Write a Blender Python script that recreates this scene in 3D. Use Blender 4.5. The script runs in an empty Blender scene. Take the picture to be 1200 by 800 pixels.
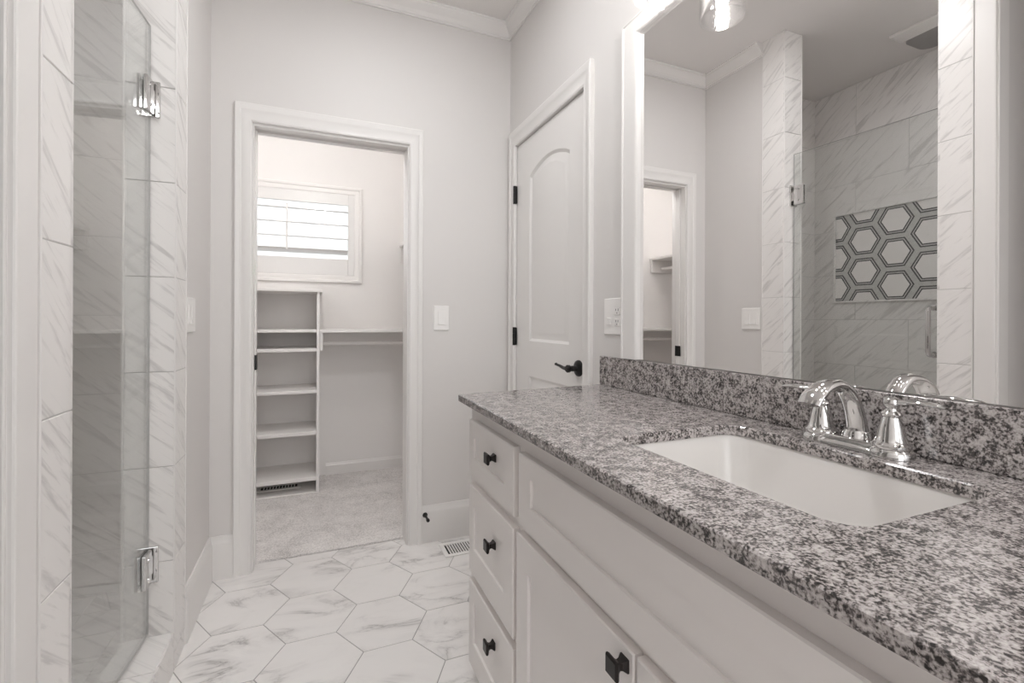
import bpy, bmesh, math, random
from mathutils import Vector, Matrix
random.seed(7)
SC = bpy.context.scene
COL = SC.collection
PI = math.pi

# ------------------------------------------------------------------ camera, world, exposure
cd = bpy.data.cameras.new('camera'); cam = bpy.data.objects.new('camera', cd); COL.objects.link(cam)
cd.sensor_width = 36.0; cd.lens = 36.0 * 552.45 / 1200.0; cd.shift_y = -25.1 / 1200.0
cd.clip_start = 0.02
PSI, ROLL = 0.3939, 0.0042
fw = Vector((math.sin(PSI), math.cos(PSI), 0)); rt = Vector((math.cos(PSI), -math.sin(PSI), 0)); up = Vector((0, 0, 1))
cr_, sr_ = math.cos(ROLL), math.sin(ROLL)
r2 = rt * cr_ + up * sr_; u2 = up * cr_ - rt * sr_
cam.matrix_world = Matrix(((r2.x, u2.x, -fw.x, -0.967), (r2.y, u2.y, -fw.y, 0.0), (r2.z, u2.z, -fw.z, 1.12), (0, 0, 0, 1)))
SC.camera = cam
SC.view_settings.view_transform = 'Standard'; SC.view_settings.look = 'None'
SC.view_settings.exposure = 0.86; SC.view_settings.gamma = 1.0
SC.view_settings.use_curve_mapping = False

SKY = 0.74
W = bpy.data.worlds.new('sky'); SC.world = W; W.use_nodes = True
bgn = W.node_tree.nodes['Background']; bgn.inputs[0].default_value = (0.97, 0.985, 1.0, 1); bgn.inputs[1].default_value = SKY

BULB, CEIL_FILL, CLOSET_FILL, DAY_FILL = 50.0, 70.0, 17.0, 9.5

def area_light(name, loc, rot, sx, sy, power, col=(1, 1, 1)):
    l = bpy.data.lights.new(name, 'AREA'); l.shape = 'RECTANGLE'; l.size = sx; l.size_y = sy; l.energy = power; l.color = col
    o = bpy.data.objects.new(name, l); COL.objects.link(o); o.location = loc; o.rotation_euler = rot
    return o
# unseen area light added behind the camera as daylight fill
area_light('daylight_fill', (-.85, -1.96, 1.50), (PI / 2, 0, 0), 1.4, 1.6, DAY_FILL, (0.985, 0.99, 1.0))

SC.cycles.max_bounces = 16; SC.cycles.diffuse_bounces = 10; SC.cycles.glossy_bounces = 8; SC.cycles.transparent_max_bounces = 16

# ------------------------------------------------------------------ materials
def newmat(name):
    m = bpy.data.materials.new(name); m.use_nodes = True
    nt = m.node_tree; b = nt.nodes['Principled BSDF']
    return m, nt, b
def N(nt, t, **kw):
    n = nt.nodes.new(t)
    for k, v in kw.items(): setattr(n, k, v)
    return n
def plain(name, col, rough=0.5, metal=0.0, spec=0.5, bump=0.0, bscale=300, var=0.0):
    m, nt, b = newmat(name)
    b.inputs['Base Color'].default_value = (*col, 1); b.inputs['Roughness'].default_value = rough
    b.inputs['Metallic'].default_value = metal; b.inputs['Specular IOR Level'].default_value = spec
    tc = N(nt, 'ShaderNodeTexCoord')
    if bump or var:
        no = N(nt, 'ShaderNodeTexNoise'); no.inputs['Scale'].default_value = bscale; no.inputs['Detail'].default_value = 3
        nt.links.new(tc.outputs['Object'], no.inputs['Vector'])
        if bump:
            bp = N(nt, 'ShaderNodeBump'); bp.inputs['Strength'].default_value = bump; bp.inputs['Distance'].default_value = 0.002
            nt.links.new(no.outputs['Fac'], bp.inputs['Height']); nt.links.new(bp.outputs['Normal'], b.inputs['Normal'])
        if var:
            mx = N(nt, 'ShaderNodeMix', data_type='RGBA')
            mx.inputs[6].default_value = (*[c * (1 - var) for c in col], 1); mx.inputs[7].default_value = (*[min(1, c * (1 + var)) for c in col], 1)
            nt.links.new(no.outputs['Fac'], mx.inputs[0]); nt.links.new(mx.outputs[2], b.inputs['Base Color'])
    return m
M = {}
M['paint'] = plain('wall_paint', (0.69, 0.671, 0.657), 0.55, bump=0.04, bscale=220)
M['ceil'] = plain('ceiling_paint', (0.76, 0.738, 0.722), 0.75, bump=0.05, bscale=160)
M['paint_lifted'] = plain('wall_paint_lifted', (0.80, 0.783, 0.77), 0.6, bump=0.04, bscale=220)  # wall paint made lighter here to lift the closet's bounce light
M['trim'] = plain('trim_paint', (0.77, 0.753, 0.738), 0.32, bump=0.01, bscale=60)
M['white'] = plain('white_plastic', (0.84, 0.825, 0.81), 0.3, var=0.01, bscale=40)
M['shelf'] = plain('shelf_paint', (0.79, 0.77, 0.755), 0.38, bump=0.01, bscale=60)
M['cab'] = plain('cabinet_paint', (0.80, 0.766, 0.748), 0.36, bump=0.01, bscale=80)
M['black'] = plain('black_metal', (0.012, 0.011, 0.011), 0.35, metal=0.3, var=0.1, bscale=60)
M['bronze'] = plain('dark_bronze', (0.022, 0.018, 0.017), 0.3, metal=0.5, var=0.2, bscale=60)
M['dark'] = plain('dark_slot', (0.01, 0.01, 0.01), 0.7, var=0.1)
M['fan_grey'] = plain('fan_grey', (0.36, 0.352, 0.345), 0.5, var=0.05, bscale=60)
M['chrome'] = plain('chrome', (0.64, 0.632, 0.625), 0.06, metal=1.0, bump=0.004, bscale=40)
M['porcelain'] = plain('porcelain', (0.74, 0.72, 0.70), 0.12, var=0.006, bscale=20)
M['grout'] = plain('grout', (0.36, 0.35, 0.34), 0.8, bump=0.1, bscale=400)
M['wgrout'] = plain('pale_grout', (0.56, 0.545, 0.535), 0.8, bump=0.1, bscale=400)
M['mirror'] = plain('mirror_glass', (0.90, 0.89, 0.885), 0.0, metal=1.0)
M['louver'] = plain('louver_paint', (0.74, 0.73, 0.72), 0.35, var=0.01, bscale=40)
def emis(name, col, s):
    m, nt, b = newmat(name)
    b.inputs['Base Color'].default_value = (*col, 1); b.inputs['Emission Color'].default_value = (*col, 1); b.inputs['Emission Strength'].default_value = s
    return m
M['bulb'] = emis('bulb_glow', (1.0, 0.98, 0.96), BULB)
M['lens'] = emis('ceiling_fill_glow', (0.985, 0.99, 1.0), CEIL_FILL)  # glow of the added ceiling fill lamps
M['closet_fill'] = emis('closet_fill_glow', (1.0, 0.995, 0.99), CLOSET_FILL)  # glow of the added closet fill globes

def glass(name, tint, f0=0.045, gain=1.0, rough=0.0, seeds=False):
    m, nt, b = newmat(name); nt.nodes.remove(b)
    out = [n for n in nt.nodes if n.type == 'OUTPUT_MATERIAL'][0]
    tr = N(nt, 'ShaderNodeBsdfTransparent'); tr.inputs[0].default_value = (*tint, 1)
    gl = N(nt, 'ShaderNodeBsdfGlossy'); gl.inputs['Roughness'].default_value = rough; gl.inputs[0].default_value = (0.97, 0.97, 0.97, 1)
    ge = N(nt, 'ShaderNodeNewGeometry'); dt = N(nt, 'ShaderNodeVectorMath', operation='DOT_PRODUCT')
    nt.links.new(ge.outputs['Normal'], dt.inputs[0]); nt.links.new(ge.outputs['Incoming'], dt.inputs[1])
    ab = N(nt, 'ShaderNodeMath', operation='ABSOLUTE'); nt.links.new(dt.outputs['Value'], ab.inputs[0])
    om = N(nt, 'ShaderNodeMath', operation='SUBTRACT'); om.inputs[0].default_value = 1; nt.links.new(ab.outputs[0], om.inputs[1])
    pw = N(nt, 'ShaderNodeMath', operation='POWER'); pw.inputs[1].default_value = 5; nt.links.new(om.outputs[0], pw.inputs[0])
    ma = N(nt, 'ShaderNodeMath', operation='MULTIPLY_ADD', use_clamp=True); ma.inputs[1].default_value = (1 - f0) * gain; ma.inputs[2].default_value = f0
    nt.links.new(pw.outputs[0], ma.inputs[0])
    mx = N(nt, 'ShaderNodeMixShader'); nt.links.new(ma.outputs[0], mx.inputs[0]); nt.links.new(tr.outputs[0], mx.inputs[1]); nt.links.new(gl.outputs[0], mx.inputs[2])
    if seeds:
        tc = N(nt, 'ShaderNodeTexCoord'); vo = N(nt, 'ShaderNodeTexNoise'); vo.inputs['Scale'].default_value = 90
        nt.links.new(tc.outputs['Object'], vo.inputs['Vector']); bp = N(nt, 'ShaderNodeBump'); bp.inputs['Strength'].default_value = 0.25; bp.inputs['Distance'].default_value = 0.003
        nt.links.new(vo.outputs['Fac'], bp.inputs['Height']); nt.links.new(bp.outputs['Normal'], gl.inputs['Normal'])
    nt.links.new(mx.outputs[0], out.inputs[0])
    return m
M['glass'] = glass('shower_glass', (0.965, 0.975, 0.97), 0.06, 1.6)
M['glass_edge'] = plain('glass_edge', (0.40, 0.396, 0.39), 0.2, var=0.05, bscale=30)
M['pane'] = glass('window_glass', (0.98, 0.99, 0.99), 0.04)
M['shade'] = glass('seeded_glass', (0.95, 0.95, 0.95), 0.15, 1.0, 0.02, seeds=True)

def ramp(nt, src, stops, mode='LINEAR'):
    r = N(nt, 'ShaderNodeValToRGB'); r.color_ramp.interpolation = mode
    el = r.color_ramp.elements
    while len(el) < len(stops): el.new(0.5)
    for e, (p, c) in zip(el, stops): e.position = p; e.color = (*c, 1) if len(c) == 3 else c
    nt.links.new(src, r.inputs[0]); return r
def granite():
    m, nt, b = newmat('granite')
    tc = N(nt, 'ShaderNodeTexCoord')
    n1 = N(nt, 'ShaderNodeTexNoise'); n1.inputs['Scale'].default_value = 235; n1.inputs['Detail'].default_value = 2.5; n1.inputs['Roughness'].default_value = 0.6; n1.inputs['Distortion'].default_value = 0.35
    nt.links.new(tc.outputs['Object'], n1.inputs['Vector'])
    n2 = N(nt, 'ShaderNodeTexNoise'); n2.inputs['Scale'].default_value = 62; n2.inputs['Detail'].default_value = 2; nt.links.new(tc.outputs['Object'], n2.inputs['Vector'])
    mf = N(nt, 'ShaderNodeMix', data_type='FLOAT'); mf.inputs[0].default_value = 0.34; nt.links.new(n1.outputs['Fac'], mf.inputs[2]); nt.links.new(n2.outputs['Fac'], mf.inputs[3])
    r1 = ramp(nt, mf.outputs[0], [(0.30, (0.006, 0.005, 0.005)), (0.41, (0.028, 0.024, 0.023)), (0.465, (0.16, 0.142, 0.137)), (0.525, (0.39, 0.358, 0.348)), (0.65, (0.57, 0.535, 0.522))])
    nt.links.new(r1.outputs[0], b.inputs['Base Color'])
    b.inputs['Roughness'].default_value = 0.15; b.inputs['Specular IOR Level'].default_value = 0.95
    return m
M['granite'] = granite()

def marble_tile(name, base, vein, ang, along, across, strength, rough=0.28):
    """soft grey streaks running one way, shifted per tile by the 'rnd' attribute"""
    m, nt, b = newmat(name)
    tc = N(nt, 'ShaderNodeTexCoord'); se = N(nt, 'ShaderNodeSeparateXYZ'); nt.links.new(tc.outputs['Object'], se.inputs[0])
    ad = N(nt, 'ShaderNodeMath', operation='ADD'); nt.links.new(se.outputs['X'], ad.inputs[0]); nt.links.new(se.outputs['Y'], ad.inputs[1])
    at = N(nt, 'ShaderNodeAttribute', attribute_name='rnd')
    cb = N(nt, 'ShaderNodeCombineXYZ'); nt.links.new(ad.outputs[0], cb.inputs[0]); nt.links.new(se.outputs['Z'], cb.inputs[1])
    mp = N(nt, 'ShaderNodeMapping'); mp.inputs['Rotation'].default_value = (0, 0, ang); nt.links.new(cb.outputs[0], mp.inputs['Vector'])
    mp2 = N(nt, 'ShaderNodeMapping'); mp2.inputs['Scale'].default_value = (along, across, 1); nt.links.new(mp.outputs[0], mp2.inputs['Vector'])
    sc = N(nt, 'ShaderNodeVectorMath', operation='SCALE'); sc.inputs['Scale'].default_value = 37.0; nt.links.new(at.outputs['Color'], sc.inputs[0])
    vv = N(nt, 'ShaderNodeVectorMath', operation='ADD'); nt.links.new(mp2.outputs[0], vv.inputs[0]); nt.links.new(sc.outputs[0], vv.inputs[1])
    no = N(nt, 'ShaderNodeTexNoise'); no.inputs['Scale'].default_value = 1.0; no.inputs['Detail'].default_value = 5; no.inputs['Roughness'].default_value = 0.62; no.inputs['Distortion'].default_value = 0.5
    nt.links.new(vv.outputs[0], no.inputs['Vector'])
    mid = tuple(a * (1 - strength * .45) + c * strength * .45 for a, c in zip(base, vein)); vv_ = tuple(a * (1 - strength) + c * strength for a, c in zip(base, vein))
    r = ramp(nt, no.outputs['Fac'], [(0.0, vv_), (0.36, mid), (0.45, base), (0.57, base), (0.66, mid), (1.0, vv_)])
    nt.links.new(r.outputs[0], b.inputs['Base Color']); b.inputs['Roughness'].default_value = rough; b.inputs['Specular IOR Level'].default_value = 0.4
    return m
M['tile'] = marble_tile('marble_wall_tile', (0.80, 0.782, 0.766), (0.33, 0.315, 0.308), 0.72, 3.0, 28.0, 0.84)
def floor_marble():
    m, nt, b = newmat('marble_floor_tile')
    tc = N(nt, 'ShaderNodeTexCoord'); at = N(nt, 'ShaderNodeAttribute', attribute_name='rnd')
    sc = N(nt, 'ShaderNodeVectorMath', operation='SCALE'); sc.inputs['Scale'].default_value = 31.0; nt.links.new(at.outputs['Color'], sc.inputs[0])
    mp = N(nt, 'ShaderNodeMapping'); mp.inputs['Rotation'].default_value = (0, 0, 0.75); mp.inputs['Scale'].default_value = (1.0, 2.1, 1.0)
    nt.links.new(tc.outputs['Object'], mp.inputs['Vector'])
    vv = N(nt, 'ShaderNodeVectorMath', operation='ADD'); nt.links.new(mp.outputs[0], vv.inputs[0]); nt.links.new(sc.outputs[0], vv.inputs[1])
    no = N(nt, 'ShaderNodeTexNoise'); no.inputs['Scale'].default_value = 2.3; no.inputs['Detail'].default_value = 6; no.inputs['Roughness'].default_value = 0.6; no.inputs['Distortion'].default_value = 1.1
    nt.links.new(vv.outputs[0], no.inputs['Vector'])
    sb = N(nt, 'ShaderNodeMath', operation='SUBTRACT'); sb.inputs[1].default_value = 0.5; nt.links.new(no.outputs['Fac'], sb.inputs[0])
    ab = N(nt, 'ShaderNodeMath', operation='ABSOLUTE'); nt.links.new(sb.outputs[0], ab.inputs[0])
    rv = ramp(nt, ab.outputs[0], [(0.0, (1, 1, 1)), (0.012, (0.5, 0.5, 0.5)), (0.05, (0.16, 0.16, 0.16)), (0.13, (0, 0, 0))])
    n2 = N(nt, 'ShaderNodeTexNoise'); n2.inputs['Scale'].default_value = 3.1; n2.inputs['Detail'].default_value = 2; nt.links.new(vv.outputs[0], n2.inputs['Vector'])
    mk = ramp(nt, n2.outputs['Fac'], [(0.46, (0.05, 0.05, 0.05)), (0.70, (1, 1, 1))])
    mu = N(nt, 'ShaderNodeMix', data_type='RGBA', blend_type='MULTIPLY'); mu.inputs[0].default_value = 1
    nt.links.new(rv.outputs[0], mu.inputs[6]); nt.links.new(mk.outputs[0], mu.inputs[7])
    mx = N(nt, 'ShaderNodeMix', data_type='RGBA'); mx.inputs[6].default_value = (0.84, 0.822, 0.808, 1); mx.inputs[7].default_value = (0.36, 0.345, 0.338, 1)
    nt.links.new(mu.outputs[2], mx.inputs[0]); nt.links.new(mx.outputs[2], b.inputs['Base Color']); b.inputs['Roughness'].default_value = 0.24
    return m
M['ftile'] = floor_marble()
def carpet():
    m, nt, b = newmat('carpet_pile')
    tc = N(nt, 'ShaderNodeTexCoord')
    n1 = N(nt, 'ShaderNodeTexNoise'); n1.inputs['Scale'].default_value = 150; n1.inputs['Detail'].default_value = 4; nt.links.new(tc.outputs['Object'], n1.inputs['Vector'])
    n2 = N(nt, 'ShaderNodeTexNoise'); n2.inputs['Scale'].default_value = 7; n2.inputs['Detail'].default_value = 5; n2.inputs['Roughness'].default_value = 0.65; nt.links.new(tc.outputs['Object'], n2.inputs['Vector'])
    ad = N(nt, 'ShaderNodeMix', data_type='FLOAT'); ad.inputs[0].default_value = 0.38; nt.links.new(n1.outputs['Fac'], ad.inputs[2]); nt.links.new(n2.outputs['Fac'], ad.inputs[3])
    r = ramp(nt, ad.outputs[0], [(0.30, (0.40, 0.380, 0.370)), (0.5, (0.68, 0.655, 0.642)), (0.68, (0.84, 0.815, 0.80))])
    nt.links.new(r.outputs[0], b.inputs['Base Color']); b.inputs['Roughness'].default_value = 0.95; b.inputs['Specular IOR Level'].default_value = 0.1
    bp = N(nt, 'ShaderNodeBump'); bp.inputs['Strength'].default_value = 0.8; bp.inputs['Distance'].default_value = 0.006
    nt.links.new(ad.outputs[0], bp.inputs['Height']); nt.links.new(bp.outputs['Normal'], b.inputs['Normal'])
    return m
M['carpet'] = carpet()
M['hexfield'] = plain('mosaic_field', (0.50, 0.495, 0.48), 0.25, var=0.22, bscale=45)
M['hextile'] = plain('mosaic_white', (0.82, 0.80, 0.785), 0.2, var=0.04, bscale=30)
M['hexline'] = plain('mosaic_black', (0.008, 0.008, 0.008), 0.6, var=0.1)

# ------------------------------------------------------------------ mesh builder (world coordinates)
class MB:
    def __init__(s):
        s.bm = bmesh.new(); s.rnd = s.bm.loops.layers.float_color.new('rnd'); s.mi = 0
    def face(s, vs, mi=None):
        try: f = s.bm.faces.new(vs)
        except ValueError: return None
        f.material_index = s.mi if mi is None else mi
        return f
    def box(s, x0, x1, y0, y1, z0, z1, bev=0.0, seg=1):
        r = bmesh.ops.create_cube(s.bm, size=1.0); vs = r['verts']
        bmesh.ops.scale(s.bm, vec=(x1 - x0, y1 - y0, z1 - z0), verts=vs)
        bmesh.ops.translate(s.bm, vec=((x0 + x1) / 2, (y0 + y1) / 2, (z0 + z1) / 2), verts=vs)
        fs = {f for v in vs for f in v.link_faces}
        for f in fs: f.material_index = s.mi
        if bev > 0:
            es = {e for v in vs for e in v.link_edges}
            bmesh.ops.bevel(s.bm, geom=list(es), offset=bev, segments=seg, affect='EDGES', profile=0.5)
        return s
    def rings(s, loops, cap0=True, cap1=True, closed=True, cyc=False):
        L = [[s.bm.verts.new(p) for p in lp] for lp in loops]
        n = len(L[0]); m = len(L)
        for i in range(m if cyc else m - 1):
            a, b = L[i], L[(i + 1) % m]
            for j in range(n if closed else n - 1):
                k = (j + 1) % n
                s.face([a[j], a[k], b[k], b[j]])
        if cap0 and not cyc: s.face(list(reversed(L[0])))
        if cap1 and not cyc: s.face(L[-1])
        return s
    def prism(s, pts, fn, a0, a1):
        return s.rings([[fn(p, a0) for p in pts], [fn(p, a1) for p in pts]])
    def lathe(s, prof, c, seg=28, ax='z', cap0=True, cap1=True, rot=0.0):
        loops = []
        for r, h in prof:
            lp = []
            for i in range(seg):
                a = 2 * PI * i / seg + rot; u, v = r * math.cos(a), r * math.sin(a)
                p = {'z': (u, v, h), 'x': (h, u, v), '-x': (-h, v, u), 'y': (v, h, u), '-y': (u, -h, v), '-z': (v, u, -h)}[ax]
                lp.append((c[0] + p[0], c[1] + p[1], c[2] + p[2]))
            loops.append(lp)
        return s.rings(loops, cap0, cap1)
    def sweep(s, path, secs, side, seg=20, cap=True):
        """elliptical section: half-width a along 'side', half-thickness b along the path normal"""
        loops = []; n = len(path); side = Vector(side).normalized(); P = [Vector(p) for p in path]
        for i, p in enumerate(P):
            t = (P[min(i + 1, n - 1)] - P[max(i - 1, 0)]).normalized(); nn = side.cross(t).normalized()
            a, b = secs[i]
            loops.append([tuple(p + side * (a * math.cos(2 * PI * k / seg)) + nn * (b * math.sin(2 * PI * k / seg))) for k in range(seg)])
        return s.rings(loops, cap, cap)
    def tube(s, path, r, seg=14):
        P = [Vector(p) for p in path]; n = len(P); loops = []; prev = None
        for i, p in enumerate(P):
            t = (P[min(i + 1, n - 1)] - P[max(i - 1, 0)]).normalized()
            ref = prev if prev is not None else (Vector((0, 0, 1)) if abs(t.z) < .9 else Vector((1, 0, 0)))
            u = (ref - t * ref.dot(t)).normalized(); v = t.cross(u); prev = u
            loops.append([tuple(p + u * (r * math.cos(2 * PI * k / seg)) + v * (r * math.sin(2 * PI * k / seg))) for k in range(seg)])
        return s.rings(loops)
    def fill_holes(s, loops, up):
        es = []; LV = []
        for lp in loops:
            vs = [s.bm.verts.new(p) for p in lp]; LV.append(vs)
            for i in range(len(vs)): es.append(s.bm.edges.new((vs[i], vs[(i + 1) % len(vs)])))
        r = bmesh.ops.triangle_fill(s.bm, use_beauty=True, use_dissolve=False, edges=es, normal=up)
        for g in r['geom']:
            if isinstance(g, bmesh.types.BMFace): g.material_index = s.mi
        return LV
    def poly(s, pts, n, h, rnd=0.0, ch=0.0012):
        """a raised flat tile: polygon pts, lifted by h along n, with a small chamfer"""
        n = Vector(n); P = [Vector(p) for p in pts]; c = sum(P, Vector()) / len(P)
        A = [tuple(p) for p in P]; B = [tuple(p + n * (h - ch)) for p in P]
        C = [tuple(p + n * h + (c - p).normalized() * ch) for p in P]
        L = [[s.bm.verts.new(q) for q in lp] for lp in (A, B, C)]; k = len(P)
        fs = []
        for i in range(2):
            for j in range(k): fs.append(s.face([L[i][j], L[i][(j + 1) % k], L[i + 1][(j + 1) % k], L[i + 1][j]]))
        fs.append(s.face(L[2]))
        for f in fs:
            if f:
                for lo in f.loops: lo[s.rnd] = (rnd, (rnd * 7.31) % 1, (rnd * 3.77) % 1, 1)
        return s
    def build(s, name, mats, parent=None, smooth=0.0, origin=None):
        bmesh.ops.remove_doubles(s.bm, verts=s.bm.verts, dist=1e-6)
        bmesh.ops.recalc_face_normals(s.bm, faces=s.bm.faces)
        if parent is not None and origin is None: origin = ROOT.get(parent.name, Vector((0, 0, 0)))
        if origin is not None: bmesh.ops.translate(s.bm, vec=-Vector(origin), verts=s.bm.verts)
        me = bpy.data.meshes.new(name); s.bm.to_mesh(me); s.bm.free()
        for m in (mats if isinstance(mats, (list, tuple)) else [mats]): me.materials.append(M[m])
        if smooth:
            me.polygons.foreach_set('use_smooth', [True] * len(me.polygons))
            me.set_sharp_from_angle(angle=smooth)
        o = bpy.data.objects.new(name, me); COL.objects.link(o)
        if parent is not None:
            o.parent = parent; ROOT[o.name] = Vector(origin)
        elif origin is not None: o.location = origin
        return o
ROOT = {}
def tag(o, label=None, cat=None, group=None, kind=None):
    if label: o['label'] = label
    if cat: o['category'] = cat
    if group: o['group'] = group
    if kind: o['kind'] = kind
    return o
def thing(name, loc, label, cat, group=None, rotz=0.0, kind=None):
    o = bpy.data.objects.new(name, None); COL.objects.link(o); o.location = loc; o.rotation_euler = (0, 0, rotz)
    o.empty_display_size = 0.05; ROOT[o.name] = Vector(loc)
    return tag(o, label, cat, group, kind)
def struct(name, mb, mat, label=None, smooth=0.0, kind='structure', parent=None):
    o = mb.build(name, mat, parent, smooth)
    if parent is None: o['kind'] = kind
    if label: o['label'] = label
    return o
def copy_tree(o, parent=None):
    c = o.copy(); COL.objects.link(c); c.parent = parent
    for ch in list(o.children): copy_tree(ch, c)
    return c
SM = math.radians(40)

def clip(poly, x0, x1, y0, y1):
    def cut(P, inside, inter):
        R = []
        for i in range(len(P)):
            a, b = P[i], P[(i + 1) % len(P)]
            if inside(a):
                R.append(a)
                if not inside(b): R.append(inter(a, b))
            elif inside(b): R.append(inter(a, b))
        return R
    def ix(x): return lambda a, b: (x, a[1] + (b[1] - a[1]) * (x - a[0]) / (b[0] - a[0]))
    def iy(y): return lambda a, b: (a[0] + (b[0] - a[0]) * (y - a[1]) / (b[1] - a[1]), y)
    for ins, it in ((lambda p: p[0] >= x0, ix(x0)), (lambda p: p[0] <= x1, ix(x1)), (lambda p: p[1] >= y0, iy(y0)), (lambda p: p[1] <= y1, iy(y1))):
        poly = cut(poly, ins, it)
        if len(poly) < 3: return []
    return poly
def rrect(cx, cy, hx, hy, r, n=6):
    P = []
    for qx, qy, a0 in ((1, 1, 0), (-1, 1, PI / 2), (-1, -1, PI), (1, -1, 3 * PI / 2)):
        for i in range(n + 1):
            a = a0 + PI / 2 * i / n
            P.append((cx + qx * (hx - r) + r * math.cos(a), cy + qy * (hy - r) + r * math.sin(a)))
    return P

# ------------------------------------------------------------------ room numbers (metres)
D = 2.362          # back wall
ZC = 2.70          # ceiling
XL = -1.387        # left wall plaster; tile face at -1.380
YJ, YN = 1.797, 1.108   # shower opening, far and near edge
XS = -2.355        # shower's long wall
CB = 3.62          # closet back wall
T = 0.118

# ------------------------------------------------------------------ shell
b = MB()
b.box(0, .14, -1.9, 1.580, 0, ZC); b.box(0, .14, 1.580, 2.285, 2.034, ZC); b.box(0, .14, 2.285, D, 0, ZC)
struct('wall_right', b, 'paint', 'pale grey wall carrying the mirror and the panel door')
b = MB()
b.box(-2.6, -1.224, D, D + T, 0, ZC); b.box(-1.224, -.547, D, D + T, 1.982, ZC); b.box(-.547, .14, D, D + T, 0, ZC)
struct('wall_back', b, 'paint', 'pale grey wall around the closet doorway')
b = MB(); b.box(-1.51, XL, YJ + .003, D, 0, ZC)
struct('wall_left', b, 'paint', 'pale grey wall with the double light switch beside the shower')
b = MB(); b.box(-2.5, XL, .935, YN - .006, 0, ZC)
struct('wall_left_near', b, 'paint', 'pale grey stub wall on the near side of the shower')
b = MB(); b.box(-2.6, -2.5, -1.9, .935, 0, ZC); struct('wall_left_hall', b, 'paint')
b = MB(); b.box(-1.37, -1.25, -1.9, .30, 0, ZC); struct('wall_light_block', b, 'paint')  # unseen wall added to keep rear daylight off the near stub wall
b = MB()
b.box(-2.6, .14, -2.0, -1.9, 0, .7); b.box(-2.6, .14, -2.0, -1.9, 2.3, ZC); b.box(-2.6, -1.60, -2.0, -1.9, .7, 2.3); b.box(-.10, .14, -2.0, -1.9, .7, 2.3)
struct('wall_rear', b, 'paint')  # opening added behind the camera for the daylight fill
b = MB(); b.box(-2.6, .14, -2.0, CB + .12, ZC, ZC + .1); struct('ceiling', b, 'ceil', 'pale grey painted ceiling')
b = MB(); b.box(-2.6, XS - .008, .935, D, 0, ZC); struct('wall_shower_outer', b, 'paint')

# floor: elongated hexagon marble tiles on grout
b = MB(); b.mi = 1; b.box(-2.6, .14, -2.0, 2.442, -.06, -.0016); b.mi = 0
hs, hh, gx, gy = .1635, .1430, -.978, 1.944
for i in range(-8, 6):
    for j in range(-15, 4):
        cx = gx + i * hs * 1.5; cy = gy + j * 2 * hh + (hh if i % 2 else 0)
        g = .0016
        P = [(cx + dx * (hs - g * 1.15), cy + dy * (hh - g)) for dx, dy in ((1, 0), (.5, 1), (-.5, 1), (-1, 0), (-.5, -1), (.5, -1))]
        P = clip(P, -2.5, .0, -1.9, 2.4395)
        if P: b.poly([(x, y, -.002) for x, y in P], (0, 0, 1), .002, random.random(), .0005)
struct('floor', b, ['ftile', 'grout'], 'white marble hexagon tile floor with grey veins')
# closet carpet
b = MB(); nx, ny = 60, 30
b.box(-2.6, .14, 2.445, CB + .1, -.06, .004)
gv = [[b.bm.verts.new((-2.45 + 2.5 * i / nx, 2.442 + (CB - 2.442) * j / ny, .010 + random.uniform(-.0015, .0015) - (.008 if j == 0 else 0))) for j in range(ny + 1)] for i in range(nx + 1)]
for i in range(nx):
    for j in range(ny): b.face([gv[i][j], gv[i + 1][j], gv[i + 1][j + 1], gv[i][j + 1]])
struct('floor_closet', b, 'carpet', 'pale greige carpet on the closet floor', smooth=3.0)

# closet walls
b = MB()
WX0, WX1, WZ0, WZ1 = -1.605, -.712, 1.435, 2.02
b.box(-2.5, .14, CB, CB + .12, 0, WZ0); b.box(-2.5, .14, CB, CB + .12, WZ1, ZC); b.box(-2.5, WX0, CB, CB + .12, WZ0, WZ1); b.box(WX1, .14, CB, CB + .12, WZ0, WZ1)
struct('wall_closet_back', b, 'paint_lifted', 'pale closet wall with the shuttered window')
b = MB(); b.box(-2.45, -2.33, D + T, CB, 0, ZC); struct('wall_closet_left', b, 'paint_lifted')
b = MB(); b.box(.0, .14, D + T, CB, 0, ZC); struct('wall_closet_right', b, 'paint_lifted')

# ---- tiled walls
def tile_rects(h0, h1, z0, z1, w, hgt, hoff, zoff, brick=True):
    out = []; g = .0012; r0 = math.floor((z0 - zoff) / hgt); r = r0
    while zoff + r * hgt < z1 - .06:
        top = z1 if zoff + (r + 1) * hgt > z1 - .06 else zoff + (r + 1) * hgt
        off = hoff + (w / 2 if (brick and r % 2) else 0)
        k = math.floor((h0 - off) / w)
        while off + k * w < h1:
            a, c = max(h0, off + k * w + g), min(h1, off + (k + 1) * w - g)
            e, f = max(z0, zoff + r * hgt + g), min(z1, top - g)
            if c - a > .004 and f - e > .004: out.append((a, c, e, f))
            k += 1
        r += 1
    return out
def tiles(b, plane, at, sgn, h0, h1, z0, z1, w=.61, hgt=.2985, hoff=0.0, zoff=.355, th=.007, brick=True):
    for a, c, e, f in tile_rects(h0, h1, z0, z1, w, hgt, hoff, zoff, brick):
        q = [(at, a, e), (at, c, e), (at, c, f), (at, a, f)] if plane == 'x' else [(a, at, e), (c, at, e), (c, at, f), (a, at, f)]
        n = (sgn, 0, 0) if plane == 'x' else (0, sgn, 0)
        b.poly(q, n, th, random.random())
b = MB(); b.mi = 1; b.box(XS - .01, XS, 1.06, 2.30, 0, ZC); b.mi = 0
tiles(b, 'x', XS - .005, 1, 1.06, 2.30, 0, ZC, .61, .305, 2.02 - .61, 2.352 - .305 * 8)
b.mi = 1; b.box(XS, -1.51, 2.30, 2.345, 0, ZC); b.mi = 0
tiles(b, 'y', 2.305, -1, XS, -1.515, 0, ZC, .61, .305, -2.2, 2.352 - .305 * 8)
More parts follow.
